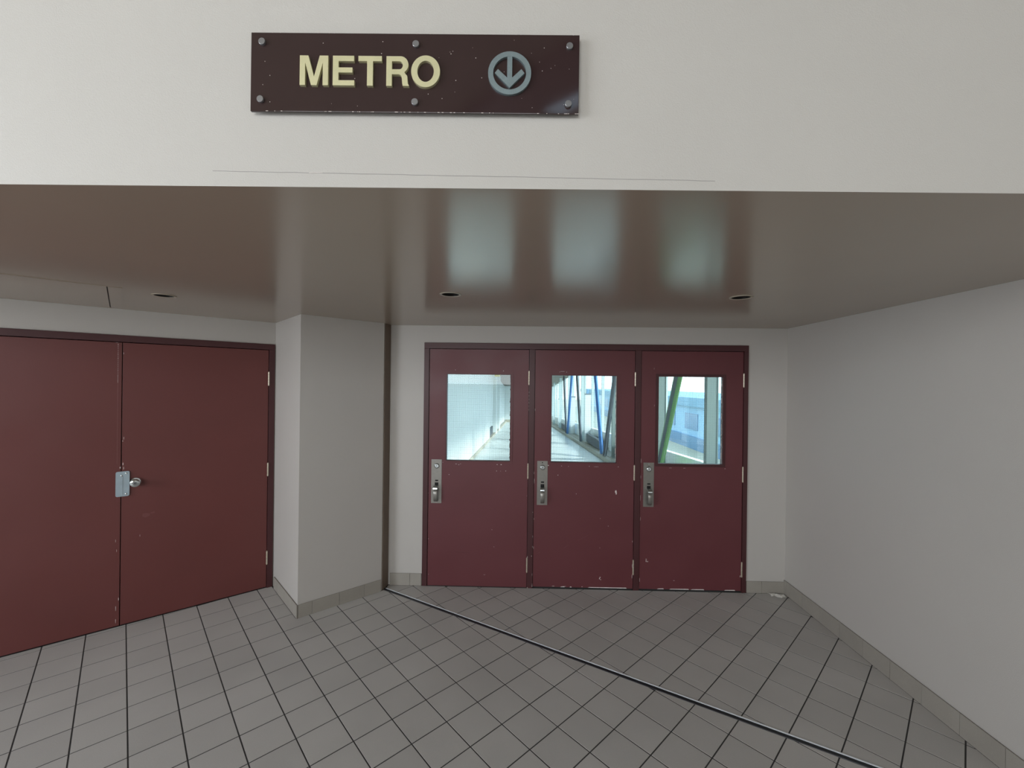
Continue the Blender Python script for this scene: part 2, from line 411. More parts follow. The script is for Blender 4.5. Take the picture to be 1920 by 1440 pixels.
skirting('baseboard_right', MR, [(3.64 - y) / rdir.y for y in ys], 0.115, 'grey skirting tiles along the foot of the right wall', th_=0.011)

# brown joint cover in the corner between pillar and door wall
jc = bmesh.new()
add_prism(jc, [(-1.0905, 3.606), (-1.0835, 3.604), (-1.066, 3.700), (-1.074, 3.702)], 0.0, HC, axis='Z')
tag(obj('trim_1', jc, m_jcover), 'narrow brown joint cover running up the corner beside the pillar', 'trim', kind='structure')

# expansion joint across the floor
MJ = frame_matrix((S0.x, S0.y), (SD.x, SD.y), (SN.x, SN.y))
LJ = (sx_end - S0).length - 0.004
ej = empty('expansion_joint', MJ, 'black and silver expansion joint strip running diagonally across the tiled floor', 'floor joint')
obj('rail', box(0.0, LJ - 0.006, 0.0065, 0.0150, -0.0014, 0.0030, 0.0008), m_alu, ej)['label'] = 'bright aluminium rail on the door side'
obj('rail', box(0.0, LJ + 0.006, -0.0200, -0.0160, -0.0014, 0.0015, 0.0008), m_alu_d, ej)['label'] = 'dull aluminium rail on the near side'
obj('rubber_insert', box(0.0, LJ, -0.0158, 0.0063, -0.0014, 0.0002), m_rubber, ej)

# ------------------------------------------------------------------ ceiling details
for i, (x, y) in enumerate(lights_xy):
    e = empty('recessed_downlight', Matrix.Translation((x, y, HC)), ['unlit recessed downlight in the ceiling before the double door', 'unlit recessed downlight in the ceiling before the leftmost glazed door', 'unlit recessed downlight in the ceiling nearest the right wall'][i], 'ceiling light', 'recessed downlights')
    def rl(prof, seg=32):
        bm = bmesh.new(); rings = []
        for r, z in prof:
            rings.append([bm.verts.new((r * math.cos(2 * math.pi * k / seg), r * math.sin(2 * math.pi * k / seg), z)) for k in range(seg)])
        for a, b in zip(rings, rings[1:]):
            for k in range(seg): bm.faces.new((a[k], a[(k + 1) % seg], b[(k + 1) % seg], b[k]))
        return bm, rings
    bm, rg = rl([(0.048, 0.004), (0.048, -0.002), (0.052, -0.004), (0.060, -0.003), (0.061, -0.0003), (0.048, -0.0003)])
    obj('trim_ring', bm, m_ring, e, smooth=True)
    bm, rg = rl([(0.0475, -0.001), (0.047, 0.05), (0.043, 0.11)]); bm.faces.new(rg[-1])
    obj('baffle', bm, m_can, e, smooth=True)
    bm, rg = rl([(0.0, 0.045), (0.02, 0.048), (0.036, 0.06), (0.040, 0.08), (0.02, 0.105)][1:]); bm.faces.new(rg[0])
    obj('bulb', bm, mat('dusty_bulb', (64, 56, 54), 0.3), e, smooth=True)

MA = frame_matrix((-2.147, 2.318, HC), (-ct, -st), (-st, ct))
ap = empty('access_panel', MA, 'flush access panel painted into the ceiling above the double door', 'access panel')
dw_ = lambda x: 0.925 + 0.047 * x
obj('panel_frame', prism([(0, 0), (2.4, 0), (2.4, dw_(2.4)), (0, dw_(0))], -0.003, -0.0002, holes=[[(0.058, 0.006), (0.058, dw_(0) - 0.012), (2.34, dw_(2.34) - 0.012), (2.34, 0.006)]], axis='Z'), m_soffit, ap)
obj('panel_door', prism([(0.063, 0.010), (2.335, 0.010), (2.335, dw_(2.33) - 0.016), (0.063, dw_(0) - 0.016)], -0.0028, -0.0002, axis='Z'), m_soffit, ap)
obj('panel_gap', prism([(0.058, 0.006), (2.34, 0.006), (2.34, dw_(2.3) - 0.013), (0.058, dw_(0) - 0.013)], -0.0004, -0.0002, axis='Z'), m_black, ap)

# ------------------------------------------------------------------ paint chips
def chips(spots, y, parent, name='chipped_paint', m=None):
    bm = bmesh.new()
    for (x, z, wx, wz) in spots:
        n = random.randint(5, 8); a0 = random.random() * 6
        pts = [(x + wx / 2 * math.cos(a0 + 2 * math.pi * i / n) * random.uniform(0.6, 1.1), z + wz / 2 * math.sin(a0 + 2 * math.pi * i / n) * random.uniform(0.6, 1.1)) for i in range(n)]
        f0 = [bm.verts.new((a, y, b)) for a, b in pts]; f1 = [bm.verts.new((a, y - 0.0004, b)) for a, b in pts]
        bm.faces.new(f1)
        for i in range(n): bm.faces.new((f0[i], f0[(i + 1) % n], f1[(i + 1) % n], f1[i]))
    return obj(name, bm, m or m_chip, parent)
def hinge(parent, x, z0, z1, yf):
    bm = bmesh.new(); n = 5; L = (z1 - z0) / n
    for i in range(n):
        za = z0 + i * L + 0.0006; zb = z0 + (i + 1) * L - 0.0006
        r = 0.0062; seg = 10
        lo = [bm.verts.new((x + r * math.cos(2 * math.pi * k / seg), yf - 0.004 + r * math.sin(2 * math.pi * k / seg), za)) for k in range(seg)]
        hi = [bm.verts.new((v.co.x, v.co.y, zb)) for v in lo]
        for k in range(seg): bm.faces.new((lo[k], lo[(k + 1) % seg], hi[(k + 1) % seg], hi[k]))
        bm.faces.new(lo); bm.faces.new(hi)
    add_box(bm, x - 0.002, x + 0.002, yf - 0.008, yf - 0.001, z1, z1 + 0.004); add_box(bm, x - 0.002, x + 0.002, yf - 0.008, yf - 0.001, z0 - 0.004, z0)
    return obj('hinge', bm, m_hinge, parent)

# ------------------------------------------------------------------ left double door
fr = empty('trim_2', ML, 'dark maroon steel frame around the wide double door', 'door frame', kind='structure')
obj('header', box(0.006, 1.951, -0.012, 0.10, 2.041, 2.088, 0.0015), m_frame, fr)
obj('jamb', box(0.006, 0.050, -0.012, 0.10, 0.001, 2.0405, 0.0015), m_frame, fr)
obj('jamb', box(1.905, 1.951, -0.012, 0.10, 0.001, 2.0405, 0.0015), m_frame, fr)
YF = -0.006
d1 = empty('door_1', ML, 'russet maroon door leaf with a chrome knob, right half of the double door', 'door', kind='structure')
obj('leaf', box(0.0535, 0.9725, YF, 0.038, 0.010, 2.036, 0.0015), m_door_l, d1)
for z0, z1 in ((1.735, 1.850), (0.962, 1.072), (0.205, 0.318)): hinge(d1, 0.0515, z0, z1, YF - 0.004)
# knob
kb = bmesh.new(); add_lathe(kb, [(0.0, 0.0), (0.033, 0.0), (0.033, -0.004), (0.029, -0.009), (0.016, -0.011)], 0.898, 1.028, 28, YF)
rose = obj('knob_rose', kb, m_chrome, d1, smooth=True)
kb = bmesh.new(); add_lathe(kb, [(0.013, -0.010), (0.012, -0.028), (0.018, -0.034), (0.0265, -0.042), (0.0285, -0.052), (0.027, -0.060), (0.022, -0.0635), (0.012, -0.0645), (0.010, -0.062), (0.0, -0.062)], 0.898, 1.028, 28, YF)
kn = obj('knob', kb, m_chrome, rose, smooth=True)
kb = bmesh.new(); add_lathe(kb, [(0.0075, -0.060), (0.0075, -0.0665), (0.0, -0.0665)], 0.898, 1.028, 16, YF)
obj('knob_button', kb, m_alu_d, d1, smooth=True)
# latch guard: bent plate with two bolts
gb = bmesh.new()
zz0, zz1 = 0.934, 1.113; rc = 0.010
ol = []
for cx, cz, a0 in ((1.003 - rc, zz1 - rc, 0), (0.929 + rc, zz1 - rc, 90), (0.929 + rc, zz0 + rc, 180), (1.003 - rc, zz0 + rc, 270)):
    for i in range(5): ol.append((cx + rc * math.cos(R(a0 + 22.5 * i)), cz + rc * math.sin(R(a0 + 22.5 * i))))
add_prism(gb, ol, YF - 0.011, YF - 0.008)
add_box(gb, 0.9555, 0.9640, YF - 0.008, YF, zz0 + 0.02, zz1 - 0.02)
add_prism(gb, [(0.966, zz0 + 0.016), (1.000, zz0 + 0.016), (1.000, zz1 - 0.026), (0.966, zz1 - 0.026)], YF - 0.0135, YF - 0.011)
lg = obj('latch_guard', gb, m_guard, d1)
for (bx, bz) in ((0.947, 1.097), (0.947, 0.950), (0.972, 1.083)):
    kb = bmesh.new(); add_lathe(kb, [(0.0068, 0), (0.0062, -0.003), (0.003, -0.0048), (0, -0.005)], bx, bz, 16, YF - 0.011); obj('bolt', kb, m_chrome, lg, smooth=True)
chips([(0.966, 1.165, 0.005, 0.028), (0.962, 1.135, 0.004, 0.03), (0.968, 1.96, 0.003, 0.02), (0.968, 1.33, 0.006, 0.008), (0.963, 1.35, 0.003, 0.03),
       (0.87, 0.63, 0.002, 0.02)], YF, d1)
chips([(0.84, 0.775, 0.06, 0.035), (0.80, 0.785, 0.03, 0.02)], YF + 0.0002, d1, 'scuff_mark', mat('maroon_scuff', (112, 66, 63), 0.5))
d2 = empty('door_2', ML, 'russet maroon door leaf cut by the left edge, left half of the double door', 'door', kind='structure')
obj('leaf', box(0.9765, 1.902, YF, 0.038, 0.010, 2.036, 0.0015), m_door_l, d2)
obj('astragal', box(0.9775, 0.9965, YF - 0.0022, YF, 0.012, 2.030, 0.0005), m_door_l, d2)
chips([(0.9975, 2.02 - 0.014 * i, random.uniform(0.0012, 0.003), random.uniform(0.01, 0.018)) for i in range(20)] +
      [(1.003, 2.033, 0.02, 0.002), (0.980, 1.14, 0.006, 0.018), (0.9955, 0.14, 0.003, 0.05), (0.9955, 0.05, 0.003, 0.04), (0.981, 0.20, 0.004, 0.03), (0.994, 0.55, 0.002, 0.03), (1.0, 0.62, 0.002, 0.03)], YF - 0.0022, d2)
sb_ = bmesh.new(); add_box(sb_, 0.9970, 0.9978, YF - 0.0020, YF, 1.17, 2.03); add_box(sb_, 0.9969, 0.9981, YF - 0.0021, YF, 1.62, 1.95); obj('pale_edge', sb_, mat('worn_seam', (150, 112, 108), 0.7), d2)
for z0, z1 in ((1.735, 1.850), (0.962, 1.072), (0.205, 0.318)): hinge(d2, 1.9035, z0, z1, YF - 0.004)
obj('threshold', box(0.05, 1.905, 0.0, 0.12, -0.0014, 0.004), m_black, fr)
obj('backing', box(0.03, 1.93, 0.10, 0.12, 0.004, 2.05), m_black, fr)

# ------------------------------------------------------------------ three glazed doors
fr = empty('trim_3', MD, 'dark maroon steel frame with two mullions around the three glazed doors', 'door frame', kind='structure')
obj('header', box(-0.848, 1.953, -0.012, 0.10, 2.075, 2.126, 0.0015), m_frame, fr)
for a, b, n in ((-0.848, -0.804, 'jamb'), (1.916, 1.953, 'jamb'), (0.070, 0.118, 'mullion'), (0.989, 1.037, 'mullion')):
    obj(n, box(a, b, -0.012, 0.10, 0.0005, 2.0745, 0.0015), m_frame, fr)
obj('stop', box(-0.815, 1.925, 0.0415, 0.055, 2.058, 2.080), m_frame, fr)
for a, b in ((-0.815, -0.788), (0.054, 0.134), (0.973, 1.053), (1.900, 1.925)): obj('stop', box(a, b, 0.0415, 0.055, 0.002, 2.058), m_frame, fr)
obj('threshold', box(-0.80, 1.914, 0.0, 0.16, -0.0014, 0.001), m_grout, fr)
spots = {
 0: [(-0.676, 1.08, .006, .004), (-0.560, 1.068, .018, .003), (-0.535, 1.062, .007, .008), (-0.520, 1.069, .012, .003), (-0.20, 1.068, .008, .008), (-0.165, 1.068, .012, .009), (-0.17, 1.085, .005, .005), (-0.205, 1.012, .007, .010), (-0.17, 1.012, .005, .005), (-0.125, 1.014, .005, .009), (-0.575, 1.89, .006, .006), (-0.155, 1.885, .008, .007), (-0.62, 0.975, .008, .006), (-0.24, 0.50, .006, .006), (-0.22, 0.35, .005, .005), (-0.80, 0.81, .006, .006), (-0.795, 0.41, .006, .006), (-0.79, 0.10, .005, .006), (0.062, 0.80, .004, .005), (-0.15, 1.44, .003, .01), (-0.145, 1.66, .003, .006), (-0.15, 1.22, .003, .006), (-0.30, 0.105, .02, .003)],
 1: [(0.245, 1.068, .010, .010), (0.255, 1.872, .014, .007), (0.36, 1.886, .06, .003), (0.395, 1.881, .006, .006), (0.335, 1.881, .006, .006), (0.36, 1.065, .006, .006), (0.42, 1.062, .006, .006), (0.60, 1.066, .006, .006), (0.66, 1.063, .05, .002), (0.85, 1.065, .006, .008), (0.33, 0.985, .007, .008), (0.49, 0.825, .006, .006), (0.245, 1.35, .003, .05), (0.245, 1.25, .003, .04), (0.125, 1.55, .003, .03), (0.125, 0.93, .004, .05), (0.122, 1.0, .005, .03), (0.125, 0.35, .004, .03), (0.125, 0.6, .003, .02), (0.835, 0.84, .012, .055), (0.828, 0.85, .008, .03), (0.77, 0.55, .006, .006), (0.70, 0.615, .005, .005), (0.70, 0.36, .007, .004), (0.705, 0.105, .012, .010), (0.70, 0.093, .008, .016), (0.71, 0.085, .006, .01), (0.98, 0.21, .004, .05), (0.98, 0.12, .005, .04), (0.98, 0.42, .004, .02), (0.30, 0.02, .03, .004), (0.40, 0.019, .03, .003), (0.55, 0.019, .01, .006)],
 2: [(1.175, 1.083, .005, .005), (1.30, 1.062, .03, .002), (1.42, 1.062, .03, .002), (1.765, 1.063, .006, .008), (1.10, 0.255, .008, .022), (1.113, 0.25, .008, .012), (1.10, 0.27, .01, .006), (1.046, 1.12, .003, .05), (1.046, 0.98, .003, .04), (1.044, 0.80, .003, .06), (1.046, 0.62, .003, .04), (1.046, 0.09, .004, .05), (1.34, 0.09, .02, .004), (1.905, 0.14, .006, .02), (1.15, 1.92, .002, .02), (1.155, 1.6, .002, .02)]}
leafs = [(-0.8005, 0.0665, -0.645, -0.092, -0.775, 0.004), (0.1215, 0.9855, 0.268, 0.829, 0.149, 0.012), (1.0405, 1.9125, 1.190, 1.740, 1.067, 0.013)]
lab = ['maroon door with a pale wall behind its glass, leftmost of the three glazed doors', 'maroon door with a white gouge below its glass, middle of the three glazed doors', 'maroon door with a green beam behind its glass, rightmost of the three glazed doors']
for i, (x0, x1, g0, g1, px, zb) in enumerate(leafs):
    d = empty('door_%d' % (3 + i), MD, lab[i], 'door', kind='structure')
    Y0 = -0.004
    bm = prism([(x0, zb), (x1, zb), (x1, 2.0705), (x0, 2.0705)], Y0, 0.040, holes=[[(g0 - 0.004, 1.096), (g0 - 0.004, 1.855), (g1 + 0.004, 1.855), (g1 + 0.004, 1.096)]])
    obj('leaf', bm, m_door, d)
    # glazing bead: stepped moulding
    bd = bmesh.new()
    G = (g0, g1, 1.100, 1.851)
    def ring(o0, o1, ya, yb):
        add_prism(bd, [(G[0] - o1, G[2] - o1), (G[1] + o1, G[2] - o1), (G[1] + o1, G[3] + o1), (G[0] - o1, G[3] + o1)], ya, yb, holes=[[(G[0] - o0, G[2] - o0), (G[0] - o0, G[3] + o0), (G[1] + o0, G[3] + o0), (G[1] + o0, G[2] - o0)]])
    ring(0.004, 0.024, Y0 - 0.005, Y0); ring(0.009, 0.020, Y0 - 0.0065, Y0 - 0.005)
    obj('glazing_bead', bd, m_frame if i == 2 else m_door, d)
    bd = bmesh.new(); ring(0.0, 0.0058, Y0 - 0.0056, 0.030)
    obj('glazing_rebate', bd, m_frame, d)
    gp = obj('glass_pane', box(g0 + 0.0005, g1 - 0.0005, 0.012, 0.018, 1.1005, 1.8505), m_wglass, d)
    wm = bmesh.new(); p = 0.0127; r = 0.00045
    x = g0 + 0.006
    while x < g1 - 0.002: add_box(wm, x - r, x + r, 0.0147, 0.0153, 1.101, 1.850); x += p
    z = 1.106
    while z < 1.849: add_box(wm, g0 + 0.001, g1 - 0.001, 0.0146, 0.0152, z - r, z + r); z += p
    tag(obj('wire_mesh', wm, m_wire, gp), kind='stuff')
    # ragged paint left along the pane's edge
    ed = bmesh.new(); z = 1.102
    while z < 1.845:
        hgt = random.uniform(0.006, 0.03); ww = random.uniform(0.001, 0.0055) if random.random() < 0.7 else 0.0008
        if i != 0 or True: add_box(ed, g1 - ww, g1, 0.0098, 0.0115, z, min(z + hgt, 1.849))
        if i == 2: add_box(ed, g0, g0 + ww * 0.7, 0.0098, 0.0115, z, min(z + hgt, 1.849))
        z += hgt
    tag(obj('paint_edge', ed, m_chip if i != 0 else m_frame, gp), kind='stuff')
    for z0, z1 in ((1.768, 1.884), (0.953, 1.081), (0.137, 0.262)):
        hinge(d, x1 + 0.002, z0, z1, -0.006)
    # handle set
    pz0, pz1 = 0.724, 1.106; pw = 0.090; pc = px + pw / 2
    pt = prism([(px, pz0), (px + pw, pz0), (px + pw, pz1), (px, pz1)], Y0 - 0.0035, Y0, holes=[[(pc - 0.011, 0.916), (pc - 0.011, 0.928), (pc + 0.016, 0.928), (pc + 0.016, 0.916)], [(pc - 0.014, 0.872), (pc - 0.014, 0.905), (pc + 0.018, 0.905), (pc + 0.018, 0.872)]])
    plate = obj('handle_plate', pt, m_steel, d)
    obj('slot_backing', box(pc - 0.016, pc + 0.020, Y0 - 0.0008, Y0 - 0.0002, 0.870, 0.930), m_black, plate)
    cy = bmesh.new(); add_lathe(cy, [(0.0235, 0), (0.0225, -0.004), (0.018, -0.009), (0.0165, -0.0095), (0.015, -0.007), (0.0, -0.007)], pc + 0.002, 1.050, 28, Y0 - 0.0035)
    cyl = obj('lock_cylinder', cy, m_chrome, plate, smooth=True)
    obj('keyhole', box(pc + 0.0005, pc + 0.0035, Y0 - 0.0112, Y0 - 0.0104, 1.043, 1.057), m_black, plate)
    sc_ = bmesh.new(); add_lathe(sc_, [(0.0048, 0), (0.004, -0.0018), (0, -0.002)], pc, 1.092, 12, Y0 - 0.0035)
    obj('screw', sc_, m_chrome if i == 2 else (m_black if i == 1 else m_steel), plate, smooth=True)
    # thumb piece: curved lever above the grip
    tb = bmesh.new()
    prof = [(0.000, 0.888), (-0.020, 0.886), (-0.044, 0.877), (-0.052, 0.868), (-0.054, 0.858), (-0.049, 0.858), (-0.046, 0.866), (-0.040, 0.871), (-0.018, 0.878), (0.000, 0.879)]
    def sweep(bm, pr, xa, xb, yo):
        a = [bm.verts.new((xa, yo + y, z)) for y, z in pr]; b = [bm.verts.new((xb, yo + y, z)) for y, z in pr]
        n = len(pr)
        for q in range(n): bm.faces.new((a[q], a[(q + 1) % n], b[(q + 1) % n], b[q]))
        tri = tessellate_polygon([[Vector((y, z, 0)) for y, z in pr]])
        for t in tri: bm.faces.new([a[q] for q in t]); bm.faces.new([b[q] for q in t])
    sweep(tb, prof, pc - 0.018, pc + 0.017, Y0 - 0.0035)
    obj('thumb_lever', tb, m_chrome, plate)
    # pull grip: tapering D-shaped handle
    gb = bmesh.new()
    path = [(0.0, 0.846), (-0.022, 0.850), (-0.040, 0.846), (-0.049, 0.834), (-0.051, 0.815), (-0.050, 0.790), (-0.046, 0.768), (-0.036, 0.754), (-0.020, 0.748), (0.0, 0.750)]
    rows = []
    for q, (y, z) in enumerate(path):
        a = path[max(q - 1, 0)]; b = path[min(q + 1, len(path) - 1)]
        ty, tz = b[0] - a[0], b[1] - a[1]; l = math.hypot(ty, tz); ny, nz = -tz / l, ty / l
        wd = 0.0170 - 0.0015 * (q / 9); tk = 0.0045
        sec = [(-wd, -0.6 * tk), (-wd * 0.8, -tk), (wd * 0.8, -tk), (wd, -0.6 * tk), (wd, 0.6 * tk), (wd * 0.8, tk), (-wd * 0.8, tk), (-wd, 0.6 * tk)]
        rows.append([gb.verts.new((pc + 0.001 + sx_, Y0 - 0.0035 + y + ny * so, z + nz * so)) for sx_, so in sec])
    for a, b in zip(rows, rows[1:]):
        for q in range(8): gb.faces.new((a[q], a[(q + 1) % 8], b[(q + 1) % 8], b[q]))
    gb.faces.new(rows[0]); gb.faces.new(rows[-1])
    obj('pull_grip', gb, m_steel, plate, smooth=True)
    chips(spots[i], Y0, d)
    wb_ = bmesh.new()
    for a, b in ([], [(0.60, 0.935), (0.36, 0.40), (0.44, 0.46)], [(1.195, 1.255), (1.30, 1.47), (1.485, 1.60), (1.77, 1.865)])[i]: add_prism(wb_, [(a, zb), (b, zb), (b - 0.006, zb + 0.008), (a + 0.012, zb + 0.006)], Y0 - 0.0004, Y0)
    if i: obj('pale_edge', wb_, m_chip, d)  # pale strips along the bottom edge of the leaf
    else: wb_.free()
    if i == 1:
        bm = bmesh.new()
        for a in (((0.51, 0.42), (0.60, 0.47)), ((0.39, 0.355), (0.43, 0.38)), ((0.16, 0.30), (0.18, 0.31))): add_bar(bm, (a[0][0], Y0 - 0.0002, a[0][1]), (a[1][0], Y0 - 0.0002, a[1][1]), 0.0003, 0.002, Vector((0, 1, 0)))
        obj('scratch', bm, mat('scratch_tone', (140, 96, 94), 0.6), d)
    if i == 0:
        bm = bmesh.new(); add_bar(bm, (-0.556, Y0 - 0.0002, 0.49), (-0.548, Y0 - 0.0002, 0.525), 0.0003, 0.003, Vector((0, 1, 0)))
        add_bar(bm, (-0.55, Y0 - 0.0002, 0.30), (-0.44, Y0 - 0.0002, 0.295), 0.0003, 0.002, Vector((0, 1, 0)))
        obj('scratch', bm, mat('dark_scratch', (44, 22, 24), 0.6), d)
# flaked paint on the mullions
chips([(0.070, 1.70 - .03 * k, .0025, .018) for k in range(6)] + [(0.108, 0.28, .006, .010), (0.072, 0.27, .004, .02), (0.115, 0.02, .012, .006), (0.116, 0.035, .005, .01), (0.075, 0.005, .01, .004), (0.116, 0.45, .003, .03), (0.115, 0.36, .003, .02), (0.114, 0.66, .004, .01), (0.115, 0.12, .003, .03)], -0.012, fr)

# ------------------------------------------------------------------ sign
MSG = frame_matrix((-0.2605, fy(-0.2605) - 0.014), (1, -0.006), (0.006, 1))
MSG = Matrix.Translation((-0.2566, fy(-0.2605) - 0.0135, 2.5598)) @ Matrix.Rotation(-0.006, 4, 'Z') @ Matrix.Rotation(R(0.10), 4, 'Y')
sg = empty('metro_sign', MSG, 'dark brown acrylic sign reading METRO beside a circled down arrow', 'sign')
Wd, Hh = 0.8343, 0.1995
pb = bmesh.new(); add_box(pb, -Wd / 2, Wd / 2, -0.003, 0.003, -Hh / 2, Hh / 2, 0.0008)
sp = obj('panel', pb, m_sign, sg)
KS = 0.978
def sgx(X): return X * KS + 0.2566
def sgz(Z): return EYE + (Z - EYE) * KS - 2.5598
# letters, drawn in font units of cap height 1
def letter(outline, holes, x0, wdt, z0=2.5385, hh=0.0765, depth=0.0075, m=None, name='letter'):
    tr = lambda l: [(sgx(x0 + a * wdt), sgz(z0 + b * hh)) for a, b in l]
    bm = prism(ccw(tr(outline)), -0.0032 - depth, -0.0032, holes=[ccw(tr(h))[::-1] for h in holes])
    return obj(name, bm, m or m_gold, sg)
b_ = 0.168
letter([(0, 0), (0, 1), (0.30, 1), (0.505, 0.29), (0.70, 1), (1, 1), (1, 0), (0.81, 0), (0.81, 0.76), (0.60, 0), (0.40, 0), (0.19, 0.76), (0.19, 0)], [], -0.5575, 0.0735)
letter([(0, 0), (0, 1), (0.98, 1), (0.98, 0.82), (0.265, 0.82), (0.265, 0.605), (0.91, 0.605), (0.91, 0.435), (0.265, 0.435), (0.265, 0.175), (1, 0.175), (1, 0)], [], -0.4720, 0.0560)
letter([(0, 0.825), (0, 1), (1, 1), (1, 0.825), (0.625, 0.825), (0.625, 0), (0.375, 0), (0.375, 0.825)], [], -0.4060, 0.0605)
def arc(cx, cz, rx, rz, a0, a1, n=10): return [(cx + rx * math.cos(R(a0 + (a1 - a0) * i / n)), cz + rz * math.sin(R(a0 + (a1 - a0) * i / n))) for i in range(n + 1)]
Rout = [(0, 0), (0, 1)] + arc(0.62, 0.715, 0.35, 0.285, 90, -52, 14) + [(0.80, 0.455)] + arc(0.66, 0.30, 0.27, 0.14, 45, 0, 4) + [(0.945, 0.18), (0.96, 0.07), (1.0, 0.03), (1.0, 0), (0.73, 0), (0.705, 0.09), (0.69, 0.24)] + arc(0.55, 0.26, 0.135, 0.13, 0, 90, 5) + [(0.245, 0.39), (0.245, 0)]
letter(Rout, [[(0.245, 0.83)] + arc(0.58, 0.695, 0.145, 0.135, 90, -90, 10) + [(0.245, 0.56)]], -0.3335, 0.0585)
letter(circle(0.5, 0.5, 0.5, 48, 0.535), [circle(0.5, 0.5, 0.285, 48, 0.355)], -0.2695, 0.0745)
# emblem: ring and arrow
eb = bmesh.new(); ecx, ecz = sgx(-0.0155), sgz(2.5750)
add_prism(eb, circle(ecx, ecz, 0.0543, 56), -0.0102, -0.0032, holes=[circle(ecx, ecz, 0.0415, 56)[::-1]])
em = obj('emblem_ring', eb, m_pewter, sg)
sw = 0.0063; k = 0.0130 / 2 * 1.414
tipz = ecz - 0.0375
ar = [(ecx - sw, ecz + 0.0435), (ecx + sw, ecz + 0.0435), (ecx + sw, tipz + 0.018 + 0.008), (ecx + 0.0295, tipz + 0.018 + 0.0295), (ecx + 0.0375, tipz + 0.0375), (ecx, tipz), (ecx - 0.0375, tipz + 0.0375), (ecx - 0.0295, tipz + 0.018 + 0.0295), (ecx - sw, tipz + 0.018 + 0.008)]
eb = prism(ccw(ar), -0.0098, -0.0032); obj('arrow', eb, m_pewter, sg)
for (X, Z) in ((-0.6585, 2.653), (-0.259, 2.650), (0.1385, 2.648), (-0.661, 2.504), (-0.260, 2.500), (0.137, 2.499)):
    bb = bmesh.new(); add_lathe(bb, [(0.006, 0.0165), (0.006, -0.0005), (0.0085, -0.0005), (0.0085, -0.0055), (0.0078, -0.0062), (0, -0.0062)], sgx(X), sgz(Z), 20, -0.003)
    obj('bolt', bb, m_bolt, sg, smooth=True)
cb = bmesh.new()
for q in range(60):
    e = random.random(); x = random.uniform(-Wd / 2, Wd / 2)
    side = -Hh / 2 if random.random() < 0.7 else Hh / 2
    wx = random.uniform(0.001, 0.006)
    add_box(cb, x, min(x + wx, Wd / 2), -0.0036, -0.0028, side - 0.0003, side + 0.0009 if side < 0 else side + 0.0004)
for q in range(45):
    x = random.uniform(-Wd / 2 + .01, Wd / 2 - .01); z = random.uniform(-Hh / 2 + .01, Hh / 2 - .01); s = random.uniform(0.0004, 0.0009)
    add_box(cb, x - s, x + s, -0.0034, -0.0029, z - s, z + s)
tag(obj('scratches', cb, m_chip, sp), kind='stuff')

# ------------------------------------------------------------------ crumpled paper in the corner
pbm = bmesh.new(); nx, ny = 14, 8
rr = random.Random(3)
grid = [[None] * (ny + 1) for _ in range(nx + 1)]
for i in range(nx + 1):
    for j in range(ny + 1):
        a = i / nx - 0.5; b = j / ny - 0.5
        x = a * 0.115; y = b * 0.058 - a * 0.03
        z = 0.004 + 0.016 * abs(math.sin(5.2 * a + 2.1 * b + 1.0)) * (1 - abs(b)) + rr.uniform(0, 0.005)
        grid[i][j] = pbm.verts.new((x + rr.uniform(-.003, .003), y + rr.uniform(-.003, .003), z))
for i in range(nx):
    for j in range(ny): pbm.faces.new((grid[i][j], grid[i + 1][j], grid[i + 1][j + 1], grid[i][j + 1]))
bmesh.ops.solidify(pbm, geom=pbm.faces[:], thickness=0.0012)
pp = obj('paper_scrap', pbm, m_paper); pp.location = (2.262, 3.565, 0.0005)
tag(pp, 'crumpled white paper scrap on the floor in the far right corner', 'litter')

# ------------------------------------------------------------------ footbridge corridor beyond the glazed doors
MC = frame_matrix((0, 0), EX, EY)                       # local: x=u, y=v (distance from camera), z
SL = -0.053
def zf(v): return SL * (v - 3.9) if v > 3.9 else 0.0
def slab(pts, name, m, parent=None, label=None, cat=None, kind='structure'):
    """pts: list of (u0,u1,v0,v1,zlo,zhi) following the ramp"""
    bm = bmesh.new()
    for (u0, u1, v0, v1, za, zb_) in pts:
        vs = [bm.verts.new((u, v, zf(v) + z)) for u in (u0, u1) for v in (v0, v1) for z in (za, zb_)]
        for f in ((0, 1, 3, 2), (4, 6, 7, 5), (0, 4, 5, 1), (2, 3, 7, 6), (0, 2, 6, 4), (1, 5, 7, 3)): bm.faces.new([vs[q] for q in f])
    o = obj(name, bm, m, parent, mw=MC if parent is None else None)
    if parent is None: tag(o, label, cat, kind=kind)
    return o
VE = 41.0
cf = slab([(-1.7, 3.0, 3.9, VE, -0.2, 0.0), (-1.5, 2.9, 3.84, 3.9, -0.2, 0.0)], 'floor_bridge', m_cfloor, label='pale floor of the footbridge seen through the glass', cat='floor')
cl = slab([(-1.60, -1.40, 3.86, 19.3, 0, 3.5), (-1.75, -1.55, 19.3, 23.4, 0, 3.5), (-1.60, -1.36, 23.4, 24.2, 0, 3.5), (-1.75, -1.55, 24.2, 27.0, 0, 3.5), (-1.60, -1.36, 27.0, 28.0, 0, 3.5), (-1.75, -1.60, 28.0, VE, 0, 3.5)], 'wall_bridge', m_cwall, label='white footbridge wall seen through the leftmost door', cat='wall')
slab([(-1.75, 3.1, VE, VE + 0.2, -0.3, 3.6)], 'wall_bridge_end', m_cwall, label='far end wall of the footbridge', cat='wall')
cc = slab([(-1.75, 3.1, 3.86, VE, 3.5, 3.6)], 'ceiling_bridge', m_cceil, label='ceiling of the footbridge', cat='ceiling')
slab([(-1.40, -1.37, 3.9, 19.3, 0, 0.10), (-1.55, -1.37, 19.3, VE, 0, 0.10), (-1.5, 2.6, VE - 0.05, VE, 0, 0.25)], 'baseboard_bridge', m_kerb, label='low skirting of the footbridge wall', cat='skirting')
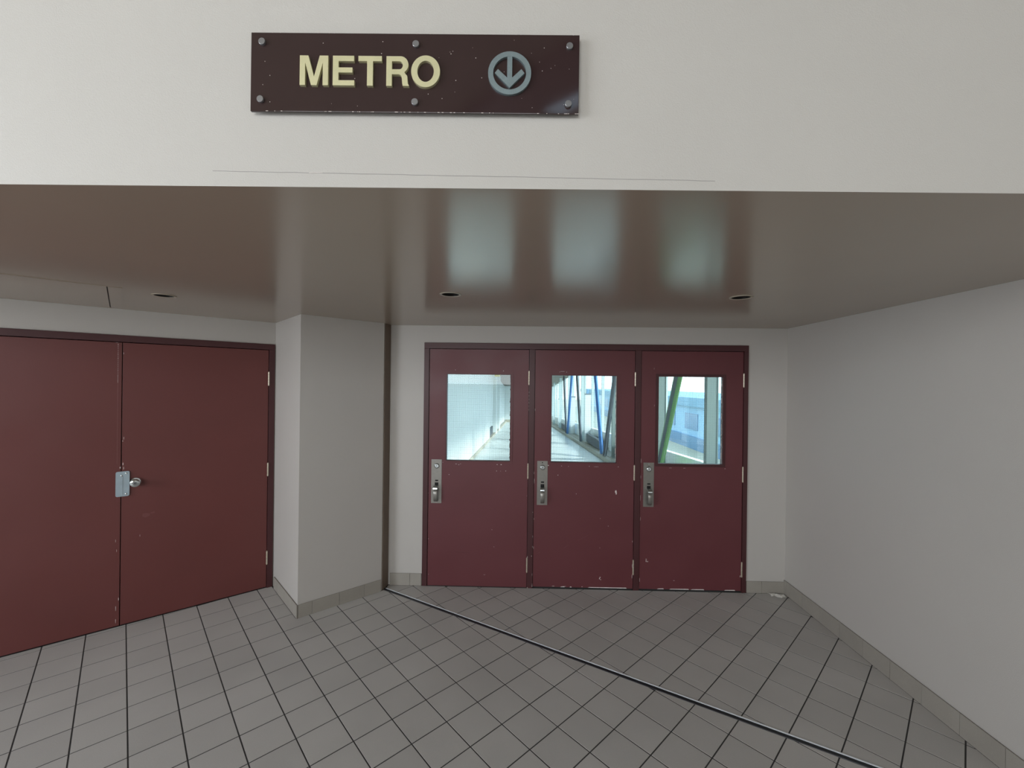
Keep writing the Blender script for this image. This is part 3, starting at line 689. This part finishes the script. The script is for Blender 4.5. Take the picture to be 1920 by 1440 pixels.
slab([(2.45, 2.60, 3.9, VE, 0, 0.11), (2.60, 3.0, 3.9, VE, 0, 0.13)], 'trim_kerb', m_kerb, label='raised kerb along the glazed side of the footbridge', cat='kerb')
slab([(2.95, 3.03, 3.9, VE, 0.13, 0.66), (2.942, 3.05, 3.9, VE, 0.66, 0.70)], 'wall_spandrel', m_span, label='low white spandrel wall under the footbridge glazing', cat='wall')
# end block of the wall right of the doors towards the bridge, and return beside it
slab([(2.28, 3.1, 3.84, 4.4, 0, 3.5)], 'wall_bridge_side', m_cwall, label='short wall joining the entrance to the footbridge glazing', cat='wall')
vg = empty('wall_vent', MC @ Matrix.Translation((-1.55, 21.2, zf(21.2))), 'dark vent grille low in the recessed footbridge wall', 'vent')
obj('vent_frame', prism([(-1.4, 0.10), (1.4, 0.0), (1.4, 0.42), (-1.4, 0.54)], 0.0, 0.05, axis='Y'), m_vent, vg, mw=Matrix.Rotation(R(90), 4, 'Z') @ Matrix.Translation((0, -0.06, 0)))
for q in range(5): obj('slat', box(-1.35, 1.35, -0.075, -0.06, 0.10 + q * 0.06, 0.13 + q * 0.06), m_greyb, vg, mw=Matrix.Rotation(R(90), 4, 'Z'))
yb = empty('wall_box', MC @ Matrix.Translation((-1.38, 22.5, 2.15)), 'small yellowish box high on the footbridge wall', 'box')
obj('case', box(0, 0.22, -0.6, 0.6, 0, 0.55, 0.01), m_yel, yb)
obj('cover', box(0.22, 0.235, -0.5, 0.5, 0.06, 0.48, 0.004), m_yel, yb)

cols = [(6.0, m_col, 'grey steel column nearest the rightmost door, behind its glass'), (8.12, m_col, 'grey steel column at the left edge of the rightmost pane'), (12.1, m_col, 'grey steel column at the right edge of the middle pane'), (18.3, m_colw, 'pale steel column in the centre of the middle pane'), (23.2, m_colw, 'pale steel column left of centre in the middle pane'), (28.6, m_colw, 'slim distant steel column on the glazed side of the footbridge'), (34.0, m_colw, 'pale steel column at the left edge of the middle pane')]
for v, m, lb in cols:
    e = empty('steel_column', MC @ Matrix.Translation((2.68, v, zf(v) + 0.13)), lb, 'column', 'steel columns of the footbridge')
    bm = bmesh.new()
    add_box(bm, -0.08, -0.068, -0.045, 0.045, 0.02, 3.37); add_box(bm, 0.068, 0.08, -0.045, 0.045, 0.02, 3.37); add_box(bm, -0.068, 0.068, -0.038, -0.026, 0.02, 3.37)
    obj('shaft', bm, m, e)
    obj('base_plate', box(-0.082, 0.11, -0.13, 0.13, 0.002, 0.02), m, e)
# V bracing
dg = [(8.02, -1, m_green, 'green diagonal steel brace leaning across the rightmost pane'), (12.80, -1, m_greyb, 'grey diagonal steel brace at the right edge of the middle pane'), (13.05, 1, m_blue, 'blue diagonal steel brace right of centre in the middle pane'),
      (17.6, 1, m_greyb, 'grey diagonal brace behind the central pale column'), (22.9, -1, m_blue, 'distant blue diagonal brace left of the central pale column'), (23.25, 1, m_greyb, 'distant grey diagonal brace near the far end of the footbridge')]
for v, s, m, lb in dg:
    e = empty('diagonal_brace', MC @ Matrix.Translation((2.53, v, zf(v) + 0.11)), lb, 'brace', 'diagonal braces of the footbridge')
    bm = bmesh.new(); hh = 3.2
    p0 = Vector((0, s * 0.08, 0.02)); p1 = Vector((0, s * 0.08 + s * 0.53 * hh, hh - 0.02))
    dd = (p1 - p0).normalized(); nn = Vector((0, -dd.z, dd.y))
    for o_ in (-0.085, 0.085): add_bar(bm, p0 + nn * o_, p1 + nn * o_, 0.018, 0.13, nn)
    obj('flange', bm, m, e)
    bm = bmesh.new(); add_bar(bm, p0, p1, 0.115, 0.02, nn)
    obj('web', bm, m_greyb if m is m_green else m, e)
# glazing
gz = empty('window_1', MC, 'tall bridge glazing on the right side of the footbridge', 'window', kind='structure')
v = 4.4; widths = 2.2
while v < 40.5:
    v1 = min(v + widths, 41)
    bm = bmesh.new()
    za, zb2 = 0.70, 3.5
    vs = [bm.verts.new((u, q, zf(q) + z)) for u in (2.975, 2.985) for q in (v + 0.03, v1 - 0.03) for z in (za, zb2)]
    for f in ((0, 1, 3, 2), (4, 6, 7, 5), (0, 4, 5, 1), (2, 3, 7, 6), (0, 2, 6, 4), (1, 5, 7, 3)): bm.faces.new([vs[q] for q in f])
    obj('pane', bm, m_glass, gz)
    obj('mullion', box(2.93, 3.03, v1 - 0.025, v1 + 0.025, zf(v1) + 0.70, zf(v1) + 3.5), m_colw, gz)
    v = v1
# radiators / mesh guards along the kerb
for v0, v1, lb in ((8.6, 11.6, 'dark radiator grille along the kerb behind the middle pane'), (14.2, 17.1, 'dark radiator grille beyond the blue brace'), (24.6, 27.6, 'dark radiator grille far along the footbridge')):
    e = empty('radiator', MC @ Matrix.Translation((2.66, (v0 + v1) / 2, zf((v0 + v1) / 2) + 0.13)), lb, 'radiator')
    L2 = (v1 - v0) / 2
    sh = Matrix(((1, 0, 0, 0), (0, 1, 0, 0), (0, SL, 1, 0), (0, 0, 0, 1)))
    o = obj('case', box(0.0, 0.12, -L2, L2, 0.015, 0.34, 0.01), m_vent, e); o.matrix_local = sh
    bm = bmesh.new()
    for q in range(int(L2 * 2 / 0.08)): add_box(bm, -0.012, 0.0, -L2 + 0.02 + q * 0.08, -L2 + 0.05 + q * 0.08, 0.05, 0.31)
    o = obj('fins', bm, m_greyb, e); o.matrix_local = sh; tag(o, kind='stuff')
# white fins standing across the kerb
for v, lb in ((17.35, 'bright white fin left of the blue brace, beside the central pale column'), (22.3, 'bright white fin beyond the central pale column'), (29.6, 'small bright white fin far along the footbridge')):
    e = empty('white_fin', MC @ Matrix.Translation((2.73, v, zf(v) + 0.13)), lb, 'panel', 'white fins along the kerb')
    obj('panel', box(-0.10, 0.14, 0.0, 0.04, 0.02, 1.95, 0.005), m_cwall, e)
    obj('cap', box(-0.11, 0.15, -0.01, 0.05, 1.95, 1.99), m_greyb, e)

# ------------------------------------------------------------------ outside
gd = bmesh.new(); add_box(gd, 3.3, 90, -10, 160, -4.2, -4.0)
tag(obj('street', gd, m_ground, mw=MC), 'pale street below the footbridge', 'street', kind='structure')
bl = empty('low_building', MC @ Matrix.Translation((16, 50, -4.0)), 'long low blue-grey building across the street behind the rightmost pane', 'building')
obj('wall', box(0, 14, -36, 60, 0, 3.9), m_bld2, bl)
obj('roof', box(-0.5, 14.5, -36.5, 60.5, 3.9, 4.7), m_bld1, bl)
obj('plinth', box(-0.3, 0, -36, 60, 0, 1.1), m_bld3, bl)
for q in range(16): obj('window', box(-0.06, 0, -34 + q * 5.6, -31 + q * 5.6, 1.7, 3.2), m_bld3, bl)
